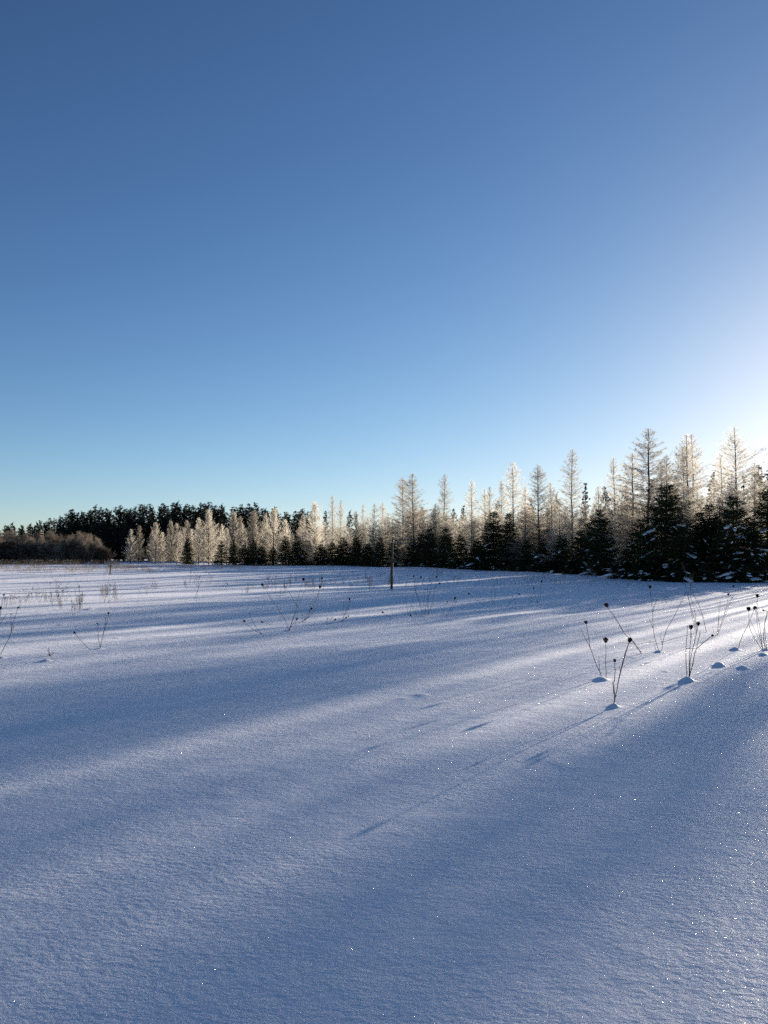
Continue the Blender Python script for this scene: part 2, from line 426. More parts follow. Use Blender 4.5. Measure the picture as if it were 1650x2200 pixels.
def make_pine(seed, h=13.0, rad=2.6, pointed=0.5, bare=0.05):
    rng = np.random.default_rng(seed)
    tr = MB(); cr = MB()
    zz = np.linspace(-0.3, h * .98, 8)
    tr.tube(np.column_stack([zz * 0 + .1 * np.sin(zz * .5), zz * 0, zz]), .02 + .16 * np.clip(1 - zz / h, 0, 1), 6)
    z = h * bare; phi = 0
    while z < h * .99:
        u = z / h
        for _ in range(rng.integers(4, 7)):
            phi += 2.4 + rng.normal(0, .5)
            prof = ((1 - u) / (1 - bare * .5)) ** (0.55 + .4 * pointed) * smooth01((u - bare) / .12 + .4) * (0.8 + .2 * math.sin(u * 17 + seed)) + .012
            Lb = rad * prof * rng.uniform(.55, 1.2)
            e0 = math.radians(rng.normal(5 + 40 * u * u, 12)); curl = math.radians(22)
            m = 4; ts = np.linspace(0, 1, m); ee = e0 + curl * ts
            st = np.column_stack([np.cos(ee) * math.cos(phi), np.cos(ee) * math.sin(phi), np.sin(ee)]) * (Lb / (m - 1))
            Q = np.array([0.1 * math.sin(z * .5), 0, z]) + np.concatenate([[[0, 0, 0]], np.cumsum(st[:-1], axis=0)])
            cr.tube(Q, np.linspace(.04, .012, m), 3, cap=False)
            nc = max(1, int(Lb / .24))
            for c in range(nc):
                s = rng.uniform(.35, 1.0)
                C = np.array([np.interp(s, ts, Q[:, k]) for k in range(3)]) + rng.normal(0, .10, 3)
                n = 26
                D = rng.normal(0, 1, (n, 3)); D[:, 2] = np.abs(D[:, 2]) * .6 + .1; D += st[2] / np.linalg.norm(st[2]) * .7
                D /= np.linalg.norm(D, axis=1, keepdims=True)
                cr.blades(C + rng.normal(0, .10 * (1 - .6 * u), (n, 3)), D * rng.uniform(.18, .36, (n, 1)) * (1 - .45 * u), .055, rng)
        z += rng.uniform(.32, .62)
    return tr.mesh("pine_trunk", M_BARK, True), cr.mesh("pine_crown", M_PINE)

def make_bush(seed, h=4.4, rad=2.6):
    rng = np.random.default_rng(seed)
    tr = MB(); cr = MB()
    def grow(p, d, L, r, lvl):
        m = 4; pts = [p]; dd = d.copy()
        for _ in range(m - 1):
            dd = dd + rng.normal(0, .16, 3); dd[2] += .03; dd /= np.linalg.norm(dd)
            pts.append(pts[-1] + dd * L / (m - 1))
        pts = np.array(pts); pts[:, 2] = np.maximum(pts[:, 2], .02)
        (tr if lvl < 2 else cr).tube(pts, np.linspace(r, r * .5, m), 3, cap=False)
        if lvl == 3:
            n = 9; s = rng.uniform(.1, 1, n)
            S = np.column_stack([np.interp(s, np.linspace(0, 1, m), pts[:, k]) for k in range(3)])
            D = dd * .6 + rng.normal(0, .7, (n, 3)); D /= np.linalg.norm(D, axis=1, keepdims=True)
            tl = rng.uniform(.12, .38, (n, 1))
            cr.blades(S, D * tl, .016, rng)
            q = rng.uniform(.3, 1, (n, 3, 1))
            S2 = (S[:, None] + (D * tl)[:, None] * q).reshape(-1, 3); D2 = rng.normal(0, 1, (n * 3, 3)); D2 /= np.linalg.norm(D2, axis=1, keepdims=True)
            cr.blades(S2, D2 * rng.uniform(.06, .16, (n * 3, 1)), .018, rng)
            return
        nch = [7, 6, 6][lvl]
        for _ in range(nch):
            s = rng.uniform(.35, 1); b = np.array([np.interp(s, np.linspace(0, 1, m), pts[:, k]) for k in range(3)])
            nd = dd * .75 + rng.normal(0, .55, 3); nd[2] += .05; nd /= np.linalg.norm(nd)
            grow(b, nd, L * rng.uniform(.42, .66), r * .5, lvl + 1)
    for k in range(8):
        a = k * 2.4; tilt = rng.uniform(.1, 1.0) if k else 0.05
        d = np.array([math.cos(a) * math.sin(tilt), math.sin(a) * math.sin(tilt), math.cos(tilt)])
        grow(np.array([math.cos(a) * .35, math.sin(a) * .35, -.1]), d, (h * .52) * (1 - .12 * tilt), .035, 0)
    # scale to the wanted dome
    allv = np.concatenate(cr.v); sx = rad / np.percentile(np.hypot(allv[:, 0], allv[:, 1]), 97); sz = h / np.percentile(allv[:, 2], 99.7)
    for b in (tr, cr):
        for v in b.v: v[:, :2] *= sx; v[:, 2] *= sz
    return tr.mesh("bush_stems", M_BARK), cr.mesh("bush_twigs", M_SHRUB)

def place(name, parts, loc, rz, sc):
    r = empty(name, loc, rz, sc)
    for pn, me in parts: obj(pn, me, r)
    return r

rnd = random.Random(11)
LARCH = [make_larch(100 + i, 10, 2.7 + .35 * (i % 3), .9) for i in range(7)]           # slender, open
FLAME = [make_larch(200 + i, 8, 2.3 + .25 * (i % 2), 1.05, 1.0) for i in range(4)]                       # dense, flame shaped
SPRUCE = [make_spruce(300 + i, 4.0, 1.35 + .18 * (i % 3)) for i in range(4)]
PINE = [make_pine(400 + i, 13.0, 3.6 + .4 * (i % 3), .3 + (i % 4) / 4.0) for i in range(6)]

HIGH = [make_larch(470 + i, 12.5, 2.3, .5, 0, 6.6) for i in range(2)]  # for out of view: crown kept high so low sun passes beneath
THIN = [make_larch(480 + i, 10.0, 2.4, .38) for i in range(3)]
OPEN = [make_larch(490 + i, 10.0, 3.0 + .3 * (i % 2), .8) for i in range(5)]

def ucoord(x, y): return x * math.cos(SUN_AZ) - y * math.sin(SUN_AZ)      # across the sun's direction
RIDES = [(-18.2, -15.5), (-13.9, -11.9), (-11.2, -9.9), (-9.3, -8.2), (-23.5, -22.2)]                     # open lanes in the stand that let the low sun through
def in_ride(px, D):
    u = ucoord((px - 825) / FPX * D, D); return any(a < u < b for a, b in RIDES)

def larch(px, D, top, var=None, flame=False, sx=1.0):
    x, y, z = at(px, D); h = max(2.0, height_for(top, D, z))
    if flame: pts = FLAME[rnd.randrange(4) if var is None else var]; k = h / 8.0
    elif px > 1210: pts = OPEN[rnd.randrange(5)]; k = h / 10.0
    else: pts = LARCH[rnd.randrange(7) if var is None else var]; k = h / 10.0
    s = k * sx * rnd.uniform(.92, 1.08)
    o = place("larch_tree", [("trunk", pts[0]), ("crown", pts[1])], (x, y, z - .02), rnd.uniform(0, 6.28), (s, s, k))
    o.rotation_euler = (rnd.gauss(0, .012), rnd.gauss(0, .012), o.rotation_euler[2])
    return o

# --- larches that can be told apart: photo column of the leader, row of its tip, metres behind the wood's edge, width factor
NAMED = [
 (282, 1139, 3, 1.0, 1), (300, 1132, 5, 1.0, 1), (336, 1124, 1.5, 1.2, 1), (369, 1121, 2, 1.05, 1), (381, 1127, 3.5, .9, 1), (402, 1121, 2, .95, 1),
 (428, 1116, 2, 1.0, 1), (450, 1099, 3, 1.2, 1), (502, 1101, 2, 1.1, 1), (515, 1111, 4, .8, 1), (546, 1100, 2.5, 1.3, 1), (570, 1106, 4, .8, 1), (588, 1095, 2.5, 1.1, 1),
 (614, 1119, 4, .9, 1), (651, 1106, 4, .9, 1), (676, 1083, 4, 1.15, 1),
 (713, 1063, 6, .8, 0), (732, 1073, 7, .7, 0), (764, 1101, 4, 1.0, 1), (780, 1083, 5, .8, 0), (801, 1081, 4, .85, 0), (821, 1079, 6, .85, 0),
 (866, 1026, 6, .95, 0), (888, 1018, 3, 1.15, 0), (935, 1082, 5, .9, 0), (956, 1018, 8, .85, 0), (1014, 1031, 5, .8, 0), (1043, 1051, 8, .7, 0), (1052, 1044, 6, .7, 0),
 (1079, 1031, 7, .7, 0), (1103, 993, 5, .95, 0), (1127, 1044, 4, .8, 0), (1156, 998, 4, .95, 0), (1187, 1036, 8, .8, 0),
 (1227, 965, 6, .9, 0), (1286, 1045, 7, .9, 0), (1323, 982, 9, .8, 0), (1355, 973, 6, 1.1, 0), (1388, 921, 4.5, 1.2, 0), (1424, 990, 9, .8, 0), (1433, 977, 11, .8, 0),
 (1471, 957, 8, 1.0, 0), (1480, 933, 5, 1.0, 0), (1493, 933, 8, .95, 0), (1551, 974, 9, .9, 0), (1570, 1018, 6, .9, 0), (1583, 918, 5, 1.15, 0), (1620, 994, 7, .9, 0)]
def larch_place_words(px):
    if px < 660: return 0, "in pale row before dark pine wood"
    if px < 842: return 1, "between dark pine wood and tall post"
    if px < 1210: return 2, "between tall post and snowy spruces"
    return 3, "above snow-laden spruces on the right"
cnt = [0] * 4
for px, top, dd, sx, fl in NAMED:
    o = larch(px, front_d(px) + dd, top, flame=bool(fl), sx=sx * (1.2 if px > 842 else 1.05))
    q, words = larch_place_words(px); cnt[q] += 1
    how = "dense frosted larch" if fl else "slim frosted larch"
    tag(o, "%s, %s from left %s" % (how, ORD[cnt[q] - 1], words), "larch", "frosted larches along the edge of the wood")

# --- the stand behind: top of the mass in the photo by column
MASS_PX = [250, 330, 600, 750, 850, 900, 1000, 1100, 1200, 1300, 1400, 1500, 1650, 1800]
MASS_Y = [1160, 1140, 1132, 1118, 1095, 1080, 1095, 1090, 1078, 1066, 1040, 1030, 1030, 1030]
FILL_WORDS = ["slender frosted larch in the thicket behind the pale front row, left of the tall post",
              "slender frosted larch in the thicket behind the front row, right of the tall post",
              "slender frosted larch deep in the stand behind the snow-laden spruces"]
for i in range(240):
    px = 640 + (1660 - 640) * (i + rnd.random()) / 240.0
    D = float(front_d(px)) + rnd.uniform(2, 17)
    top = np.interp(px, MASS_PX, MASS_Y) + rnd.uniform(0, 42)
    if in_ride(px, D) or (px > 1300 and i % 4 == 0): continue
    o = larch(px, D, top, sx=rnd.uniform(.9, 1.35))
    w = FILL_WORDS[0 if px < 842 else 1 if px < 1210 else 2]
    tag(o, w, "larch", "larches in the thicket behind: " + w[len("slender frosted larch "):])

for i in range(24):
    px = 318 + 350 * (i + rnd.random()) / 24; D = float(front_d(px)) + rnd.uniform(3, 9)
    o = larch(px, D, np.interp(px, [318, 450, 560, 660], [1140, 1122, 1120, 1122]) + rnd.uniform(0, 26), flame=True, sx=rnd.uniform(.9, 1.2))
    tag(o, "smaller frosted larch, %s from left among those filling the pale row" % ORD[i], "larch", "smaller larches in the pale row")

# --- the wood goes on beyond the right edge: unseen larches bared below to let low sun under, then thin ones
def off_frame(u, D): return (u + math.sin(SUN_AZ) * D) / math.cos(SUN_AZ)
rof = random.Random(21)
def beyond(u, D, mesh, k, label, group):
    x = off_frame(u, D)
    if (x / D) * FPX + 825 < 1690: return
    o = place("larch_tree", [("trunk", mesh[0]), ("crown", mesh[1])], (x, D, float(terrain(x, D)) - .02), rof.uniform(0, 6.28), (k, k, k))
    tag(o, label, "larch", group)
BARE = ("unseen larch beyond the right edge, lower trunk bared to let sun under", "unseen larches bared below for the light, beyond the right edge")
SLIM = ("thin-crowned larch in the wood beyond the right edge", "thin larches beyond the right edge")
# across the sun's direction: from, to, number, high-crowned or not
for u0, u1, n, high in [(-9.4, -7.6, 5, 1), (-7.6, -5.0, 9, 1), (-5.0, -3.6, 3, 1), (-3.5, -2.4, 1, 1), (-2.3, -1.3, 5, 1), (-1.3, 3.0, 14, 0), (3.0, 13.0, 22, 0)]:
    for i in range(n):
        u = u0 + (u1 - u0) * (i + rof.uniform(.25, .75)) / n; D = 41.5 + (13 if high else 24) * ((i * .618 + .37 * n) % 1.0)
        if high: beyond(u, D, HIGH[i % 2], rof.uniform(.97, 1.08) * (1.14 if -5.1 < u < -2.35 else 1), *BARE)
        else: beyond(u, D, THIN[i % 3], rof.uniform(.95, 1.1) * (.8 + D / 220), *SLIM)

# --- spruces at the foot of the wood
CLUMPS = []
for i in range(5):
    rng = np.random.default_rng(700 + i)
    n1, n2 = 12, 7
    V = []; F = []
    for a in range(n2 + 1):
        for b in range(n1):
            th = math.pi * a / n2; ph = 2 * math.pi * b / n1
            V.append((math.sin(th) * math.cos(ph), math.sin(th) * math.sin(ph), math.cos(th)))
    V = np.array(V)
    nn = vnoise(V[:, 0] * 1.7 + i * 7, V[:, 1] * 1.7 + V[:, 2], 20 + i)[:, None] * .38 + vnoise(V[:, 0] * 4 + i, V[:, 1] * 4 + V[:, 2] * 3, 30 + i)[:, None] * .16
    V = V * (1 + nn) * np.array([1.0, .62, .36])
    V[:, 2] -= .42 * V[:, 0].clip(0, 2) ** 1.3 + .25 * V[:, 1] ** 2          # hangs down over the bough end
    for a in range(n2):
        for b in range(n1):
            p, q = a * n1 + b, a * n1 + (b + 1) % n1
            F += [(p, p + n1, q + n1), (p, q + n1, q)]
    CLUMPS.append(mesh_from("snow_clump", V, F, M_SNOW, True))

def spruce(px, D, top, sx=1.0, snow=0, var=None):
    x, y, z = at(px, D); h = max(1.0, height_for(top, D, z)); k = h / 4.0
    tm, cm, perch = SPRUCE[rnd.randrange(4) if var is None else var]
    rz = rnd.uniform(0, 6.28); s = k * sx
    o = place("spruce_tree", [("trunk", tm), ("crown", cm)], (x, y, z - .02), rz, (s * rnd.uniform(.88, 1.15), s * rnd.uniform(.88, 1.15), k))
    o.rotation_euler = (rnd.gauss(0, .02), rnd.gauss(0, .02), rz)
    if snow:
        cand = [p for p in perch if p[3] < .62 and math.cos(p[1] + rz + math.pi / 2) > 0.0]
        rnd.shuffle(cand)
        for p, phi, Lb, u in cand[:int(snow * (1.8 if D < 52 else 1.2))]:
            c = obj("snow_clump", CLUMPS[rnd.randrange(5)], o)
            w = (rnd.uniform(.035, .10) if rnd.random() < .9 else rnd.uniform(.13, .22)) / k
            c.location = p + np.array([0, 0, .35 * w]); c.rotation_euler = (rnd.uniform(-.2, .2), rnd.uniform(.05, .45), phi)
            c.scale = (w * rnd.uniform(1.2, 2.0), w * rnd.uniform(.7, 1.2), w * rnd.uniform(.6, .95))
    return o
SPR = [(405, 1155, 0, 1.0, 0), (476, 1162, 0, 1.1, 0), (502, 1160, 0, .9, 0), (525, 1170, -.5, 1.2, 0), (545, 1162, 0, 1.2, 2), (563, 1172, -.5, 1.2, 2), (586, 1175, 0, 1.3, 2),
       (614, 1150, 0, 1.0, 3), (640, 1152, .5, .9, 2), (690, 1168, 0, 1.4, 3), (715, 1165, 0, 1.2, 3), (737, 1155, 0, 1.0, 3), (764, 1152, 0, 1.0, 4), (790, 1168, .5, 1.3, 3), (817, 1155, 0, 1.0, 3),
       (845, 1165, 1, 1.2, 3), (885, 1160, 1, 1.1, 3), (920, 1133, 0, 1.0, 4), (958, 1135, 0, 1.0, 9), (990, 1148, -.5, 1.0, 9), (1025, 1160, 0, 1.2, 5), (1060, 1100, 0, .95, 11), (1095, 1102, 1.5, .8, 6),
       (1130, 1160, 0, 1.2, 6), (1165, 1165, 0, 1.3, 6), (1205, 1150, 1, 1.2, 8), (1245, 1140, 1, 1.1, 10), (1292, 1094, .5, .8, 12), (1345, 1178, .5, 1.3, 8), (1375, 1115, 1, 1.1, 12),
       (1424, 1036, 1.0, .98, 26), (1470, 1130, .5, 1.2, 14), (1505, 1100, 1.5, 1.0, 12), (1530, 1082, 2.5, .9, 8), (1573, 1066, .5, 1.0, 26), (1612, 1120, 0, 1.1, 16), (1647, 1045, 1.5, .95, 20)]
for i, (px, top, dd, sx, sn) in enumerate(SPR):
    o = spruce(px, float(front_d(px)) + dd, top, sx * rnd.uniform(1.0, 1.3), sn)
    if px < 660: w = "%s dark spruce from the left at the foot of the pale larch row" % ORD[i]
    elif px < 842: w = "%s small dark spruce from the left between pine wood and tall post" % ORD[i - 9]
    elif px < 1210: w = "%s dark spruce to the right of the tall post, some snow on boughs" % ORD[i - 15]
    else: w = "%s snow-laden dark spruce from the left in the right-hand clump" % ORD[i - 26]
    if px == 1424: w = "tallest dark snow-laden spruce, in front of the tallest left larch on the right"
    tag(o, w, "spruce", "dark spruces along the foot of the wood")

# understorey spruces inside the stand
for i in range(38):
    px = 650 + 1000 * (i + rnd.random()) / 38.0; D = float(front_d(px)) + rnd.uniform(2.5, 11)
    if in_ride(px, D): continue
    hh = rnd.uniform(2.2, 4.2)
    o = spruce(px, D, 1190 - (hh - EYE) / D * FPX, rnd.uniform(1.1, 1.7), 0)
    w = "dark understorey spruce among the larches %s the tall post" % ("left of" if px < 842 else "right of")
    tag(o, w, "spruce", "understorey: " + w)

# low snow-covered seedlings and bent boughs at the edge
for i in range(34):
    px = 860 + 790 * (i + rnd.random()) / 34.0
    D = float(front_d(px)) - rnd.uniform(0.3, 1.4)
    o = spruce(px, D, 1190 + 1650 * (EYE - rnd.uniform(.45, 1.0)) / D, 1.9, 3)
    o.name = "spruce_seedling"
    tag(o, "low snowed-over spruce seedling, %s from the tall post along the wood's edge" % ORD[i], "seedling", "snowed-over seedlings at the wood's edge")

# --- taller pines showing behind the larches
for i, (px, top, dd) in enumerate([(606, 1110, 40), (700, 1098, 30), (752, 1096, 34), (905, 1088, 26), (975, 1092, 22), (996, 1084, 20), (1070, 1076, 24), (1140, 1070, 22), (1196, 1058, 20), (1259, 1036, 20), (1301, 1044, 22), (1345, 1040, 22),
                                  (1400, 1030, 20), (1452, 1030, 20), (1535, 1012, 15), (1600, 1020, 18), (1632, 998, 12), (1655, 1005, 16)]):
    D = float(front_d(px)) + dd
    while in_ride(px, D): D += .7
    x, y, z = at(px, D); h = height_for(top, D, z); k = h / 13.0
    pm = PINE[i % 6]; o = place("pine_tree", [("trunk", pm[0]), ("crown", pm[1])], (x, y, z - .02), rnd.uniform(0, 6.28), (k, k, k))
    tag(o, "%s dark pine from the left whose top shows behind the frosted larches" % ORD[i], "pine", "pines behind the larches")

# --- the dark pine wood on the left
RIDGE = [(-40, 1132), (-10, 1133), (12, 1128), (27, 1122), (47, 1127), (66, 1124), (86, 1117), (108, 1112), (130, 1108), (155, 1093), (176, 1098), (205, 1085), (228, 1091), (258, 1086), (280, 1092), (301, 1082), (322, 1083), (350, 1080), (372, 1080),
         (381, 1077), (400, 1083), (416, 1086), (431, 1080), (448, 1079), (462, 1085), (476, 1083), (500, 1087), (520, 1084), (535, 1081), (549, 1080), (570, 1092), (590, 1089), (612, 1099), (635, 1097), (650, 1091), (668, 1099)]
for i, (px, top) in enumerate(RIDGE):
    D = 158 + 12 * rnd.random(); x, y, z = at(px, D); h = height_for(top, D, z); k = h / 13.0
    pm = PINE[rnd.randrange(6)]; s = k * rnd.uniform(1.2, 1.55)
    o = place("pine_tree", [("trunk", pm[0]), ("crown", pm[1])], (x, y, z - .02), rnd.uniform(0, 6.28), (s, s, k))
    w = ("%s treetop from the left along the dark pine wood's skyline" % (ORD[i - 2] if i - 2 < 28 else ORD[i - 30] + " from the right end")) if i >= 2 else "dark pine of the wood beyond the left edge"
    if i >= 28: w = "%s treetop from the right end of the dark pine wood's skyline" % ORD[len(RIDGE) - 1 - i]
    tag(o, w, "pine", "pines of the dark wood on the left")
for row, (D0, drop) in enumerate([(146, 24), (166, 1), (176, 0)]):
    for i in range(46):
        px = -60 + 725 * (i + rnd.random()) / 46.0
        D = D0 + rnd.uniform(-3, 3); x, y, z = at(px, D)
        top = np.interp(px, [a for a, b in RIDGE], [b for a, b in RIDGE]) + drop + rnd.uniform(1, 9)
        k = height_for(top, D, z) / 13.0; pm = PINE[rnd.randrange(6)]; s = k * rnd.uniform(1.2, 1.6)
        o = place("pine_tree", [("trunk", pm[0]), ("crown", pm[1])], (x, y, z - .02), rnd.uniform(0, 6.28), (s, s, k))
        tag(o, "dark pine inside the wood on the left, below the skyline tops", "pine", "pines inside the dark wood on the left")

# --- rounded bushes at the left edge of the field
BUSH = [make_bush(500 + i) for i in range(3)]
BL = [(-25, 80, 1148, 2), (25, 72, 1142, 2.5), (56, 60, 1147, 3), (20, 90, 1160, 0), (84, 80, 1156, 0), (109, 78, 1142, 2.5), (140, 70, 1150, 1), (178, 92, 1146, 0), (206, 72, 1158, .5), (224, 46, 1176, 0), (160, 60, 1164, -1), (60, 70, 1166, -1), (-5, 60, 1158, 0)]
BT = ["rounded twiggy bush at the very left edge, half cut off", "tall rounded bush left of the wooden lookout", "rounded bush directly below and left of the lookout", "low broad bush in front at the far left of the thicket",
      "low dark bush in front of the lookout", "tall rounded bush just right of the lookout", "rounded bush between the two tallest right-hand bushes", "largest pale-topped dome-shaped bush of the thicket",
      "rounded bush sloping down beside the largest dome", "smallest bush at the right end of the thicket", "low bush in front of the largest dome-shaped bush", "low bush just right of the front far-left one", "low bush in front at the left picture edge"]
for i, (px, w, top, dd) in enumerate(BL):
    D = 111 + dd * 2; x, y, z = at(px, D); h = height_for(top, D, z); wm = w * D / FPX * .5
    b = BUSH[i % 3]
    o = place("bush", [("stems", b[0]), ("twigs", b[1])], (x, y, z - .02), rnd.uniform(0, 6.28), (wm / 2.4, wm / 2.4, h / 4.4))
    tag(o, BT[i], "bush", "bushes at the left edge of the field")

# ------------------------------------------------------------------ lookout stand above the bushes
def lookout():
    D = 119.0; x, y, z = at(77, D); r = empty("lookout_stand", (x, y, z), 0.12)
    tag(r, "wooden lookout platform with railings rising above the bushes", "lookout")
    top = height_for(1140, D, z); w = 0.88; fl = height_for(1160, D, z)
    for sx in (-1, 1):
        for sy in (-1, 1):
            m = MB(); m.tube([(sx * (w + .3), sy * 1.1, -.1), (sx * w, sy * .8, fl), (sx * w, sy * .8, top)], .06, 5); obj("leg", m.mesh("lookout_leg", M_POST), r)
    m = MB(); m.box((0, 0, fl), (w + .08, .9, .05)); obj("floor", m.mesh("lookout_floor", M_POST), r)
    for hh, t in ((height_for(1141, D, z), .05), (height_for(1145.5, D, z), .05), (height_for(1151, D, z), .08)):
        for sy in (-1, 1):
            m = MB(); m.box((0, sy * .87, hh), (w + .1, .02, t)); obj("rail", m.mesh("lookout_rail", M_POST), r)
        for sx in (-1, 1):
            m = MB(); m.box((sx * (w + .07), 0, hh - .01), (.02, .8, t)); obj("rail", m.mesh("lookout_rail", M_POST), r)
    for k in (-.45, .35):
        m = MB(); m.box((k, -.84, (fl + height_for(1151, D, z)) / 2), (.05, .02, .42)); obj("baluster", m.mesh("lookout_baluster", M_POST), r)
    ld = MB(); ld.tube([(-.25, -1.8, 0), (-.25, -.92, fl)], .04, 4); ld.tube([(.25, -1.8, 0), (.25, -.92, fl)], .04, 4)
    lo = obj("ladder", ld.mesh("lookout_ladder", M_POST), r)
    for k in range(9):
        t = (k + .7) / 9.5; m = MB(); m.box((0, -1.8 + .88 * t, fl * t), (.25, .02, .02)); obj("rung", m.mesh("lookout_rung", M_POST), lo)
lookout()

# ------------------------------------------------------------------ posts with a perch board
def post(px, base, D, top, cross, wpx, cw, label, arms):
    x, y, z = at(px, D); mpp = D / FPX
    r = empty("wooden_post", (x, y, z), 0)
    tag(r, label, "post", "posts in the field")
    zt = height_for(top, D, z); zc = height_for(cross, D, z); w = wpx * mpp * .5; lean = .022 * zt
    rng = np.random.default_rng(int(px))
    m = MB(); zz = np.linspace(-.3, zc, 9); P = np.column_stack([zz * lean / zt + rng.normal(0, .004, 9), zz * 0, zz]); m.tube(P, w * (1 + rng.normal(0, .05, 9)), 8)
    obj("lower_post", m.mesh("lower_post", M_POST, True), r)
    m = MB(); zz = np.linspace(zc - .15, zt, 7); P = np.column_stack([w * .12 + zz * lean / zt + rng.normal(0, .004, 7), zz * 0 + .01, zz]); m.tube(P, np.linspace(.62, .5, 7) * w, 7)
    obj("upper_pole", m.mesh("upper_pole", M_POST, True), r)
    # drooping perch board: curved plank, thickest over the post
    m = MB(); n = 15; u = np.linspace(-1, 1, n)
    cx = np.where(u < 0, u * arms[0], u * arms[1]) * mpp + zc * lean / zt
    cz = zc + .02 - np.where(u < 0, arms[2], arms[3]) * mpp * np.abs(u) ** 1.7
    th = (1.05 - .75 * np.abs(u) ** 2.2) * cw * mpp * .5; dp = (.16 - .05 * u * u)
    V = []
    for a in range(n):
        for sy, szn in ((-1, -1), (1, -1), (1, 1), (-1, 1)): V.append((cx[a], sy * dp[a] * .5, cz[a] + szn * th[a]))
    F = []
    for a in range(n - 1):
        for b in range(4):
            p, q = a * 4 + b, a * 4 + (b + 1) % 4; F += [(p, q, q + 4), (p, q + 4, p + 4)]
    F += [(0, 2, 1), (0, 3, 2)]; e = (n - 1) * 4; F += [(e, e + 1, e + 2), (e, e + 2, e + 3)]
    m.add(V, F); obj("perch_board", m.mesh("perch_board", M_POST), r)
post(841, 1265, 33.0, 1157, 1205.5, 5.8, 6.5, "tall weathered wooden post with drooping crosspiece standing in mid-field", (14, 16, 3, 3.5))
post(239, 1240, 52.0, 1200, 1216, 2.4, 1.6, "small distant dark post with crosspiece on the left of the field", (6, 6, .6, .6))

# ------------------------------------------------------------------ dry weeds
def head_mesh(seed):
    """closed umbel of wild carrot: stalks curl in to a bird's-nest cup, unit radius, foot at the origin"""
    rng = np.random.default_rng(seed); m = MB()
    n = 22
    for ring, (rr, tip) in enumerate(((1.0, .55), (.66, .35), (.3, .2))):
        k = (n, 12, 6)[ring]
        for i in range(k):
            a = 6.283 * i / k + rng.normal(0, .12); R = rr * rng.uniform(.85, 1.12); H = 2.25 * rng.uniform(.8, 1.2)
            t = np.array([0, .3, .6, .85, 1.0]); rad = R * np.array([.08, .62, 1.0, .9, tip * rng.uniform(.6, 1.7)]); zz = H * np.array([0, .28, .6, .88, 1.02])
            P = np.column_stack([rad * math.cos(a), rad * math.sin(a), zz])
            m.tube(P, np.array([.07, .06, .09, .12, .05]) * (1.1 if ring else 1), 3)
            S = np.repeat(P[3:4], 5, 0); D = rng.normal(0, .14, (5, 3)) + np.array([-.1 * math.cos(a), -.1 * math.sin(a), .1]); m.blades(S, D, .07, rng)
    for i in range(7):      # bracts
        a = 6.283 * i / 7; m.blades(np.array([[0, 0, .1]]), np.array([[.8 * math.cos(a), .8 * math.sin(a), rng.uniform(-.3, .3)]]), .1, rng)
    return m.mesh("seed_head", M_HEAD)
def umbel_mesh(seed):
    """open flat umbel skeleton"""
    rng = np.random.default_rng(seed); m = MB()
    for i in range(16):
        a = rng.uniform(0, 6.28); R = rng.uniform(.3, 1.0); H = 1.1 + rng.uniform(-.1, .2)
        P = np.array([(0, 0, 0), (R * .55 * math.cos(a), R * .55 * math.sin(a), H * .55), (R * math.cos(a), R * math.sin(a), H)])
        m.tube(P, .04, 3)
        D = rng.normal(0, .17, (6, 3)); D[:, 2] = abs(D[:, 2]); m.blades(np.repeat(P[2:], 6, 0), D, .06, rng)
    return m.mesh("open_umbel", M_STEM)
HEADS = [head_mesh(i) for i in range(4)]
UMB = [umbel_mesh(20 + i) for i in range(3)]

def spline(P, n=4):
    P = np.asarray(P, float)
    if len(P) < 3: return np.concatenate([P[:1], (P[:1] + P[1:]) / 2, P[1:]])
    t = np.arange(len(P)); tt = np.linspace(0, len(P) - 1, (len(P) - 1) * n + 1)
    out = []
    for u in tt:
        i = min(int(u), len(P) - 2); f = u - i
        p0, p1, p2, p3 = P[max(i - 1, 0)], P[i], P[i + 1], P[min(i + 2, len(P) - 1)]
        out.append(.5 * ((2 * p1) + (-p0 + p2) * f + (2 * p0 - 5 * p1 + 4 * p2 - p3) * f * f + (-p0 + 3 * p1 - 3 * p2 + p3) * f ** 3))
    return np.array(out)

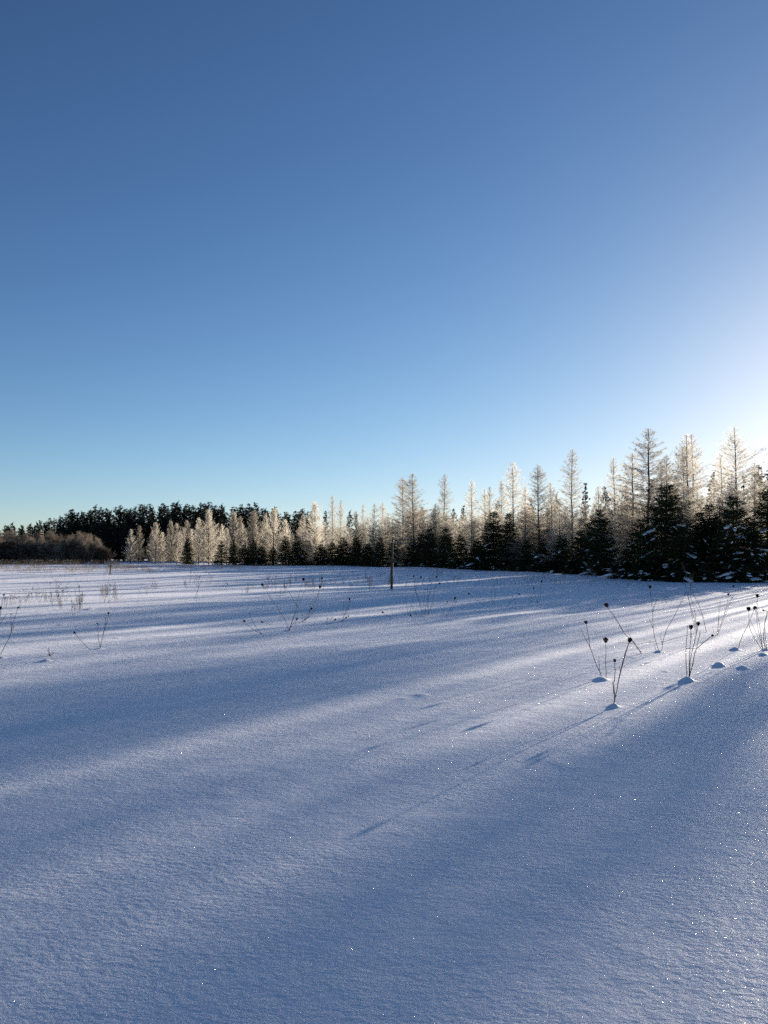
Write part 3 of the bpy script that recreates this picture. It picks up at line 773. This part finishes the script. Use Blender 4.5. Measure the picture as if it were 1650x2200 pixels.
def plant(crop, label, stems, name="wild_carrot_plant", cat="dried plant", thick=1.0, umbel=False, leaves=()):
    """stems: (points in crop pixels from the foot up, head radius in crop pixels or 0, first point is on the snow?)"""
    c = CROP[crop]
    b = stems[0][0][0]; g = ground(*cp(crop, *b)); D0 = g[1]; mpp = D0 / FPX
    zb = float(terrain(g[0], g[1]))
    r = empty(name, (g[0], g[1], zb), 0)
    tag(r, label, cat, "dried plants standing in the snow")
    lr = random.Random(label)
    for pts, hr, *opt in stems:
        W = []
        dy = lr.uniform(-.12, .12)
        span = max(1.0, abs(pts[-1][1] - pts[0][1]))
        f0 = 0.0
        for (x, y) in pts:
            f = abs(y - pts[0][1]) / span
            D = D0 + dy * f
            if y > b[1] + 4 and False: pass
            px, py = cp(crop, x, y); d = ray(px, py); t = D / d[1]
            W.append(np.array([d[0] * t, D, EYE + d[2] * t]))
        W = np.array(W) - np.array([g[0], g[1], zb])
        grounded = pts[0][1] >= b[1] - 12 or (opt and opt[0])
        if grounded:
            gx, gy = g[0] + W[0][0], g[1]
            W[0][2] = float(terrain(gx, gy)) - zb
            W = np.concatenate([[W[0] - (W[1] - W[0]) / (np.linalg.norm(W[1] - W[0]) + 1e-9) * .06], W])
        S = spline(W)
        # small kinks as in dry stalks
        S[1:-1] += np.array([[lr.gauss(0, .0016) for _ in range(3)] for _ in range(len(S) - 2)])
        r0 = (.0048 if hr or len(pts) > 3 else .0035) * thick * (1.0 if D0 < 13 else .85)
        m = MB(); m.tube(S, np.linspace(r0, r0 * .55, len(S)), 5)
        so = obj("stem", m.mesh("stem", M_STEM, True), r)
        if hr:
            R = hr / c[2] * mpp * (.88 if hr > 0 else 1)
            u = abs(hr) > 0 and (umbel or (opt and opt[-1] == 'u'))
            h = obj("open_umbel" if u else "seed_head", (UMB[lr.randrange(3)] if u else HEADS[lr.randrange(4)]), r)
            d = S[-1] - S[-3]; d /= np.linalg.norm(d) + 1e-9
            from mathutils import Vector
            h.rotation_euler = Vector(d).to_track_quat('Z', 'Y').to_euler()
            h.location = S[-1] - d * R * .05; h.scale = (R, R, R * (1.0 if u else 1.0))
        elif lr.random() < .5 and len(S) > 4:
            m = MB(); rng = np.random.default_rng(lr.randrange(9999)); q = S[-1:] ; m.blades(np.repeat(q, 5, 0), rng.normal(0, .008, (5, 3)), .003, rng); obj("tuft", m.mesh("tuft", M_STEM), r)
        # withered sheath leaves
        if len(S) > 6 and D0 < 20:
            rng = np.random.default_rng(lr.randrange(9999)); k = S[len(S) // 3][None]; m = MB()
            m.blades(np.repeat(k, 3, 0), rng.normal(0, .016, (3, 3)) + np.array([0, 0, .012]), .006, rng); obj("withered_leaf", m.mesh("withered_leaf", M_HEAD), r)
    return r

plant('5', "wild carrot leaning left, two thin stems, left of the straight lone stalk", [([(340, 1022), (320, 960), (255, 790), (235, 680), (218, 592)], 14), ([(255, 792), (210, 700), (175, 630)], 0), ([(322, 962), (318, 850)], 0)])
plant('5', "single straight upright wild carrot stalk with open fuzzy seed head", [([(374, 1022), (373, 880), (372, 738)], 20)])
plant('5', "nearest wild carrot, tall stem leaning right beside a short one", [([(437, 1242), (475, 1030), (500, 930), (555, 736)], 18), ([(440, 1235), (455, 1130), (490, 950), (520, 840), (550, 748)], 0), ([(441, 1180), (438, 1050), (446, 960), (443, 893)], 13), ([(436, 1140), (425, 1040)], 0), ([(487, 960), (478, 920)], 0)])
plant('5', "wild carrot leaning far left, crossing behind the nearest plant", [([(655, 824), (600, 740), (550, 695), (515, 655), (455, 560), (388, 458)], 17), ([(650, 818), (585, 730), (530, 608)], 0), ([(606, 748), (550, 742), (470, 731)], 0), ([(512, 650), (470, 575), (420, 490)], 0)])
plant('5', "tall forked pair of bare stems, left one topped by a seed head", [([(790, 808), (765, 720), (745, 620), (742, 495), (728, 390), (722, 310)], 12), ([(742, 497), (757, 440), (772, 400)], 0), ([(745, 622), (705, 530)], 0), ([(815, 808), (820, 740), (850, 640), (905, 540), (960, 430), (1005, 335)], 0), ([(818, 752), (797, 672)], 0), ([(768, 800), (757, 745)], 0), ([(760, 728), (700, 735), (620, 752)], 0)])
plant('5', "tallest dried weed with open frosty umbels against the dark spruces", [([(1165, 656), (1140, 540), (1105, 440), (1070, 370), (1045, 300), (1012, 225), (980, 112)], 12, 0, 'u'), ([(1085, 652), (1060, 520), (1010, 340), (985, 240), (980, 212)], 0), ([(1012, 225), (990, 150), (968, 112)], 8, 0, 'u'), ([(1090, 648), (1070, 480), (1038, 360), (1046, 260), (1052, 205)], 12, 0, 'u'), ([(1048, 250), (1068, 190)], 10, 0, 'u'), ([(1075, 640), (1040, 470), (1020, 330)], 0), ([(1140, 545), (1090, 460), (1050, 400)], 0)], name="dried_weed", thick=1.15)
plant('5', "fan of thin stems behind, one small dark head at its top", [([(1245, 682), (1300, 530), (1330, 420), (1337, 366)], 9), ([(1250, 668), (1265, 500), (1235, 372)], 0), ([(1250, 672), (1310, 530), (1365, 388)], 5), ([(1252, 662), (1262, 540), (1276, 400)], 0), ([(1250, 668), (1290, 560), (1352, 390)], 0), ([(1220, 660), (1214, 610)], 0)])
plant('5', "dense wild carrot cluster of five upright stems with two big heads", [([(1030, 1036), (1035, 800), (1043, 634)], 17), ([(1012, 1036), (1003, 850), (1010, 700), (1018, 606)], 7, 0, 'u'), ([(1031, 1034), (1045, 830), (1085, 680), (1098, 604)], 15), ([(1032, 1005), (1075, 820), (1100, 730), (1116, 640)], 0), ([(1095, 776), (1150, 730), (1204, 686)], 10), ([(1040, 965), (1065, 890)], 0), ([(1003, 782), (1060, 783), (1110, 786)], 0), ([(1045, 700), (1048, 660)], 0)])
plant('5', "single wild carrot leaning right from a small snow hump", [([(1417, 792), (1440, 700), (1490, 600), (1540, 478)], 14)])
plant('5', "large wild carrot clump at the right edge with several heads", [([(1602, 796), (1545, 700), (1505, 610), (1498, 488)], 16), ([(1608, 794), (1590, 640), (1566, 490), (1566, 382)], 13), ([(1610, 794), (1570, 690), (1505, 550)], 0), ([(1612, 792), (1575, 640), (1556, 492)], 5), ([(1626, 794), (1615, 650), (1642, 505), (1622, 482)], 7), ([(1636, 790), (1612, 700), (1650, 590)], 0), ([(1640, 785), (1622, 600), (1650, 500)], 6)])
plant('5', "two frosty flat-topped umbels on straight stems at the far right edge", [([(1612, 345), (1608, 265), (1610, 186)], 16, 0, 'u'), ([(1640, 345), (1638, 260), (1638, 180)], 15, 0, 'u'), ([(1609, 200), (1580, 186), (1566, 180)], 6, 0, 'u')], name="dried_weed")
plant('5', "tiny single seed head just in front of the right-hand spruces", [([(1377, 330), (1377, 300)], 8)])
plant('5', "small spiky twig right of the forked stems, far back on the drift", [([(850, 432), (842, 395), (815, 340), (798, 312)], 0), ([(842, 398), (850, 372), (838, 350)], 0), ([(835, 380), (812, 384), (768, 382)], 0), ([(790, 408), (775, 395), (766, 376)], 0), ([(845, 405), (822, 410), (784, 410)], 0)], name="dried_twig")
plant('2', "large V-shaped wild carrot with long crossing stems left of centre", [([(864, 1242), (830, 1140), (740, 1000), (652, 862)], 12), ([(866, 1242), (915, 1095), (935, 1000), (985, 818)], 12), ([(868, 1242), (925, 1080), (965, 980), (1008, 885)], 0), ([(872, 1235), (908, 1170), (930, 1145)], 8), ([(925, 1215), (928, 1110)], 0), ([(830, 1140), (826, 1105)], 0), ([(915, 1200), (935, 1130), (945, 1060)], 0)])
plant('2', "wild carrot just right of the large V-shaped one, sweeping rightward", [([(985, 1168), (1050, 1050), (1120, 920), (1143, 806)], 9), ([(985, 1166), (975, 1090), (915, 1000), (865, 900), (800, 830)], 0), ([(978, 1216), (1050, 1100), (1098, 980), (1126, 880)], 12), ([(982, 1210), (1070, 1090), (1112, 1000), (1124, 912)], 0), ([(1000, 1160), (1040, 1090), (1053, 1062)], 9), ([(1040, 1095), (1047, 1015)], 4)])
plant('2', "small wild carrot with three dark heads, left of the tall post", [([(1318, 1162), (1350, 1060), (1375, 982)], 9), ([(1325, 1125), (1327, 1002)], 4), ([(1320, 1155), (1345, 1135), (1364, 1120)], 6), ([(1316, 1160), (1338, 1138), (1344, 1130)], 7), ([(1335, 1110), (1370, 1040), (1383, 995)], 5)])
plant('2', "wild carrot bending left with curved stem, left of the V-shaped one", [([(645, 1270), (600, 1250), (545, 1210), (498, 1165)], 10), ([(640, 1268), (600, 1225), (560, 1160), (537, 1098)], 5)])
plant('2', "low bent seed head lying near the snow right of the sweeping plant", [([(1190, 1186), (1225, 1175), (1252, 1150)], 8), ([(1180, 1182), (1186, 1160), (1192, 1140)], 5), ([(1215, 1150), (1232, 1126)], 4)])
plant('2', "fallen seed head on a short flat stem behind the V-shaped plant", [([(716, 1186), (680, 1180), (650, 1168)], 8)])
plant('2', "tall weed with ragged top far back, left of the V-shaped plant", [([(85, 1000), (100, 880), (112, 790)], 12, 0, 'u'), ([(68, 976), (95, 900), (122, 832)], 6, 0, 'u'), ([(96, 900), (108, 850), (128, 826)], 5)], name="dried_weed")
plant('2', "short row of broken stalks far back, left of the V-shaped plant", [([(302, 896), (305, 860), (310, 820)], 0), ([(325, 896), (335, 842)], 5), ([(345, 892), (348, 850)], 5), ([(336, 890), (345, 862)], 0)], name="dried_weed")
plant('3', "bushy many-stemmed wild carrot in front and right of the tall post", [([(500, 1352), (480, 1260), (442, 1140), (448, 1090), (482, 1032)], 9), ([(525, 1354), (530, 1260), (565, 1160), (636, 1082)], 9), ([(545, 1356), (580, 1250), (602, 1130), (618, 1028)], 7), ([(510, 1352), (498, 1290), (468, 1200), (435, 1110), (428, 1022)], 7), ([(550, 1356), (552, 1220), (575, 1090), (602, 950)], 0), ([(548, 1330), (580, 1270), (610, 1215)], 0), ([(520, 1353), (512, 1240), (525, 1130)], 5), ([(535, 1354), (548, 1200), (545, 1130)], 5), ([(480, 1350), (440, 1320), (420, 1280)], 0)])
plant('3', "pair of bare upright stems immediately left of the bushy plant", [([(376, 1342), (365, 1210), (356, 1080)], 0), ([(392, 1346), (410, 1250), (440, 1140), (470, 1070)], 4), ([(385, 1344), (372, 1280), (362, 1230)], 0)])
plant('3', "low seed head leaning left in front of the tall post", [([(236, 1360), (200, 1345), (172, 1324)], 9), ([(264, 1356), (240, 1310), (220, 1268)], 0)])
plant('3', "short bent seed head at the foot of the bushy plant", [([(432, 1386), (418, 1365), (406, 1350)], 8), ([(446, 1382), (432, 1330), (420, 1288)], 0), ([(448, 1345), (446, 1300)], 4)])
plant('3', "three-stemmed wild carrot leaning right of the bushy plant", [([(695, 1352), (740, 1285), (772, 1210)], 10), ([(700, 1350), (750, 1300), (783, 1234)], 5), ([(665, 1350), (690, 1285), (709, 1232)], 5)])
plant('3', "lone seed head leaning left on a long straight stem, mid-field", [([(1026, 1266), (960, 1215), (900, 1168)], 8)])
plant('3', "two thin curved stems with no heads in mid-field", [([(1095, 1262), (1085, 1150), (1112, 1070), (1140, 1010)], 0), ([(1105, 1262), (1116, 1130), (1095, 1080), (1072, 1060)], 0)])
plant('3', "seed head leaning right on a slanting stem, mid-field", [([(1220, 1266), (1270, 1210), (1312, 1170)], 7), ([(1234, 1245), (1258, 1188)], 4)])
plant('3', "fine tuft of upright stems with a dark head below the low dark weeds", [([(1485, 1246), (1500, 1150), (1506, 1066)], 8), ([(1420, 1250), (1415, 1180), (1386, 1118)], 0), ([(1475, 1246), (1455, 1180), (1441, 1120)], 7), ([(1424, 1250), (1420, 1120)], 0), ([(1470, 1242), (1482, 1160), (1486, 1100)], 0), ([(1408, 1248), (1390, 1160)], 0)])
plant('3', "tiny low sprig lying on the drift in mid-field", [([(1245, 1290), (1268, 1268), (1286, 1248)], 3), ([(1280, 1300), (1282, 1280)], 4)], name="dried_twig")
plant('1', "open pale umbel and a leaning thin stem, left foreground", [([(845, 1390), (830, 1290), (826, 1188)], 15, 0, 'u'), ([(848, 1390), (865, 1290), (898, 1180), (914, 1100)], 9), ([(868, 1280), (885, 1200), (892, 1132)], 4)])
plant('1', "seed head leaning left beside the open pale umbel", [([(762, 1402), (700, 1340), (636, 1262)], 10)])
plant('1', "small bushy sprig half buried in the left foreground", [([(420, 1450), (415, 1415), (410, 1388)], 7, 0, 'u'), ([(420, 1448), (432, 1425), (450, 1408)], 6, 0, 'u'), ([(418, 1448), (408, 1430), (404, 1405)], 6, 0, 'u'), ([(422, 1450), (440, 1440), (452, 1430)], 5, 0, 'u')], name="dried_twig")
plant('1', "curved tall stem with a dark head at the left edge", [([(2, 1440), (80, 1290), (110, 1170), (150, 1052)], 8), ([(84, 1280), (100, 1240), (114, 1208)], 4), ([(4, 1175), (40, 1120), (60, 1085)], 0), ([(96, 1230), (92, 1105)], 5)])
plant('1', "dark round seed head cut by the left picture edge", [([(-20, 1300), (-6, 1180), (3, 1060)], 13), ([(-18, 1300), (10, 1050), (30, 945)], 8)])
plant('1', "upright broken stalk with bent top in the left mid-field", [([(1163, 1022), (1167, 950), (1170, 886)], 0), ([(1170, 890), (1188, 918), (1200, 960)], 0)], name="dried_weed")

# --- weeds further out: a few growth forms, each plant a thing of its own
def weed_mesh(seed, kind):
    rng = np.random.default_rng(seed); m = MB()
    ns = rng.integers(3, 8)
    for _ in range(ns):
        a = rng.uniform(0, 6.28); t = abs(rng.normal(0, .22)); h = rng.uniform(.45, 1.0)
        b = np.array([rng.normal(0, .06), rng.normal(0, .06), -.05]); d = np.array([math.sin(t) * math.cos(a), math.sin(t) * math.sin(a), math.cos(t)])
        P = np.array([b, b + d * h * .5 + rng.normal(0, .015, 3), b + d * h + rng.normal(0, .03, 3)])
        m.tube(spline(P, 3), .0036, 3, cap=False)
        tip = P[2]
        if kind == 0:      # dark seed heads
            D = rng.normal(0, .022, (26, 3)); D[:, 2] = abs(D[:, 2]) * 1.3; m.blades(np.repeat(tip[None], 26, 0), D, .02, rng)
        elif kind == 1:    # branching asters
            for _ in range(5):
                q = P[1] + (P[2] - P[1]) * rng.uniform(.1, 1); e = q + d * .12 + rng.normal(0, .09, 3); m.tube([q, (q + e) / 2 + rng.normal(0, .01, 3), e], .003, 3, cap=False)
                D = rng.normal(0, .017, (9, 3)); m.blades(np.repeat(e[None], 9, 0), D, .014, rng)
        else:              # goldenrod plume
            s = rng.uniform(.0, 1, 24); S = P[1] + (P[2] - P[1]) * s[:, None]; D = rng.normal(0, .04, (24, 3)); m.blades(S, D, .01, rng)
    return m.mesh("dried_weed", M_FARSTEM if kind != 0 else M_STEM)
WEEDS = [weed_mesh(800 + i, i % 3) for i in range(9)]
# clusters measured in the photo: centre column,row, spread, count, size, words
WC = [(22, 1296, 26, 5, 11, .75, "far weed with small dark heads at the left edge of the field"), (95, 1292, 10, 6, 5, .65, "far weed between the left edge weeds and the leafy clump"),
      (142, 1300, 18, 9, 11, .7, "far weed in the leafy clump in the left mid-field"), (238, 1288, 18, 6, 8, .65, "far weed in the sunlit strip below the small post"),
      (355, 1270, 40, 8, 9, .6, "far weed in the left mid-field right of the small post"), (430, 1256, 20, 5, 5, .7, "far weed with ragged tops beside the tall ragged weed"),
      (550, 1270, 22, 5, 8, .55, "low weed left in the band of weeds behind the V-shaped plant"), (620, 1264, 30, 8, 20, .65, "weed in the band of weeds behind the V-shaped plant"),
      (672, 1262, 15, 6, 7, .65, "weed at the right end of the weed band behind the V-shaped plant"), (735, 1250, 35, 12, 24, .6, "weed in the thin stand left of the tall post"),
      (800, 1250, 22, 12, 18, .6, "weed in the thin stand directly left of the tall post"), (835, 1256, 22, 4, 10, .5, "short pale weed at the foot of the tall post"),
      (720, 1220, 50, 5, 16, .55, "far weed on the shaded snow between the tall post and the pine wood"), (880, 1250, 20, 8, 8, .55, "thin weed on the shaded snow just right of the tall post"), (935, 1240, 12, 10, 6, .8, "pale weed standing before the spruces right of the tall post"),
      (975, 1252, 20, 6, 7, .5, "low weed on the shaded snow further right of the tall post"), (1030, 1248, 25, 6, 7, .5, "low weed on the shaded snow before the middle spruces"), (1085, 1250, 12, 4, 5, .5, "low weed left beside the dark low weeds"), (1143, 1250, 16, 4, 14, .5, "low dark weed in the small clump before the spruces"), (1180, 1249, 12, 4, 5, .5, "low weed right beside the dark low weeds"),
      (1230, 1252, 25, 5, 7, .45, "low weed on the bank below the narrow dark spruce"), (1330, 1262, 40, 5, 4, .35, "small twig on the bright drift before the right-hand spruces")]
for k_, (a_, b_) in enumerate([(880, "the spruces nearest the tall post"), (1010, "the middle spruces"), (1130, "the spruces left of the snowy clump"), (1260, "the narrow dark spruce"), (1390, "the tallest spruce"), (1530, "the snow-laden spruces at the right")]):
    WC.append((a_, 1190 + 1650 * EYE / (float(front_d(a_)) - 2.2), 45, 1.6, 9, .8, "dry weed at the wood's edge before " + b_))
wr = random.Random(5)
for cx, cy, sx, sy, n, sz, words in WC:
    for k in range(n):
        px = cx + max(-1.8, min(1.8, wr.gauss(0, 1))) * sx; py = max(1209 if px < 800 else 1216, cy + wr.gauss(0, 1) * sy)
        g = ground(px, py)
        if g[1] > float(front_d(px)) - 1.5: continue
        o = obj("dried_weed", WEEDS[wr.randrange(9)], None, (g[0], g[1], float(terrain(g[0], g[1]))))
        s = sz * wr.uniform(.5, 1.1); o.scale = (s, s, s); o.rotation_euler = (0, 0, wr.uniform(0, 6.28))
        tag(o, words, "dried weed", "far weeds: " + words)

# uncountable stubble and grass towards the left edge of the field
def stubble():
    rng = np.random.default_rng(77); m = MB()
    for px0, px1, d0, d1, n, hh, w in [(-60, 260, 92, 111, 4200, .75, .014), (-60, 330, 58, 92, 5200, .38, .010), (250, 560, 60, 104, 2600, .30, .010), (250, 860, 70, 100, 700, .32, .009), (-60, 300, 38, 60, 260, .35, .006), (240, 700, 108, 112, 500, .8, .012)]:
        px = rng.uniform(px0, px1, n); D = rng.uniform(d0, d1, n)
        clump = vnoise(px / 13.0, D / 4.0, 9) + rng.normal(0, .25, n); keep = clump > -.05; px, D = px[keep], D[keep]
        keep = D < front_d(px) - 1.0; px, D = px[keep], D[keep]
        x = (px - 825) / FPX * D; z = terrain(x, D); k = len(px)
        S = np.column_stack([x, D, z - .03]); d = np.column_stack([rng.normal(0, .22, k), rng.normal(0, .22, k), np.ones(k)]) * (hh * rng.uniform(.35, 1.1, k))[:, None]
        m.blades(S, d, w, rng)
        E = S + d * .85; q = 3
        m.blades(np.repeat(E, q, 0), rng.normal(0, .045, (k * q, 3)) + np.array([0, 0, .03]), w * 1.8, rng)
    o = obj("dry_grass", m.mesh("dry_grass", M_WEED)); tag(o, "pale dry grass and stubble poking through the snow on the far left of the field", "grass", kind="stuff")
stubble()
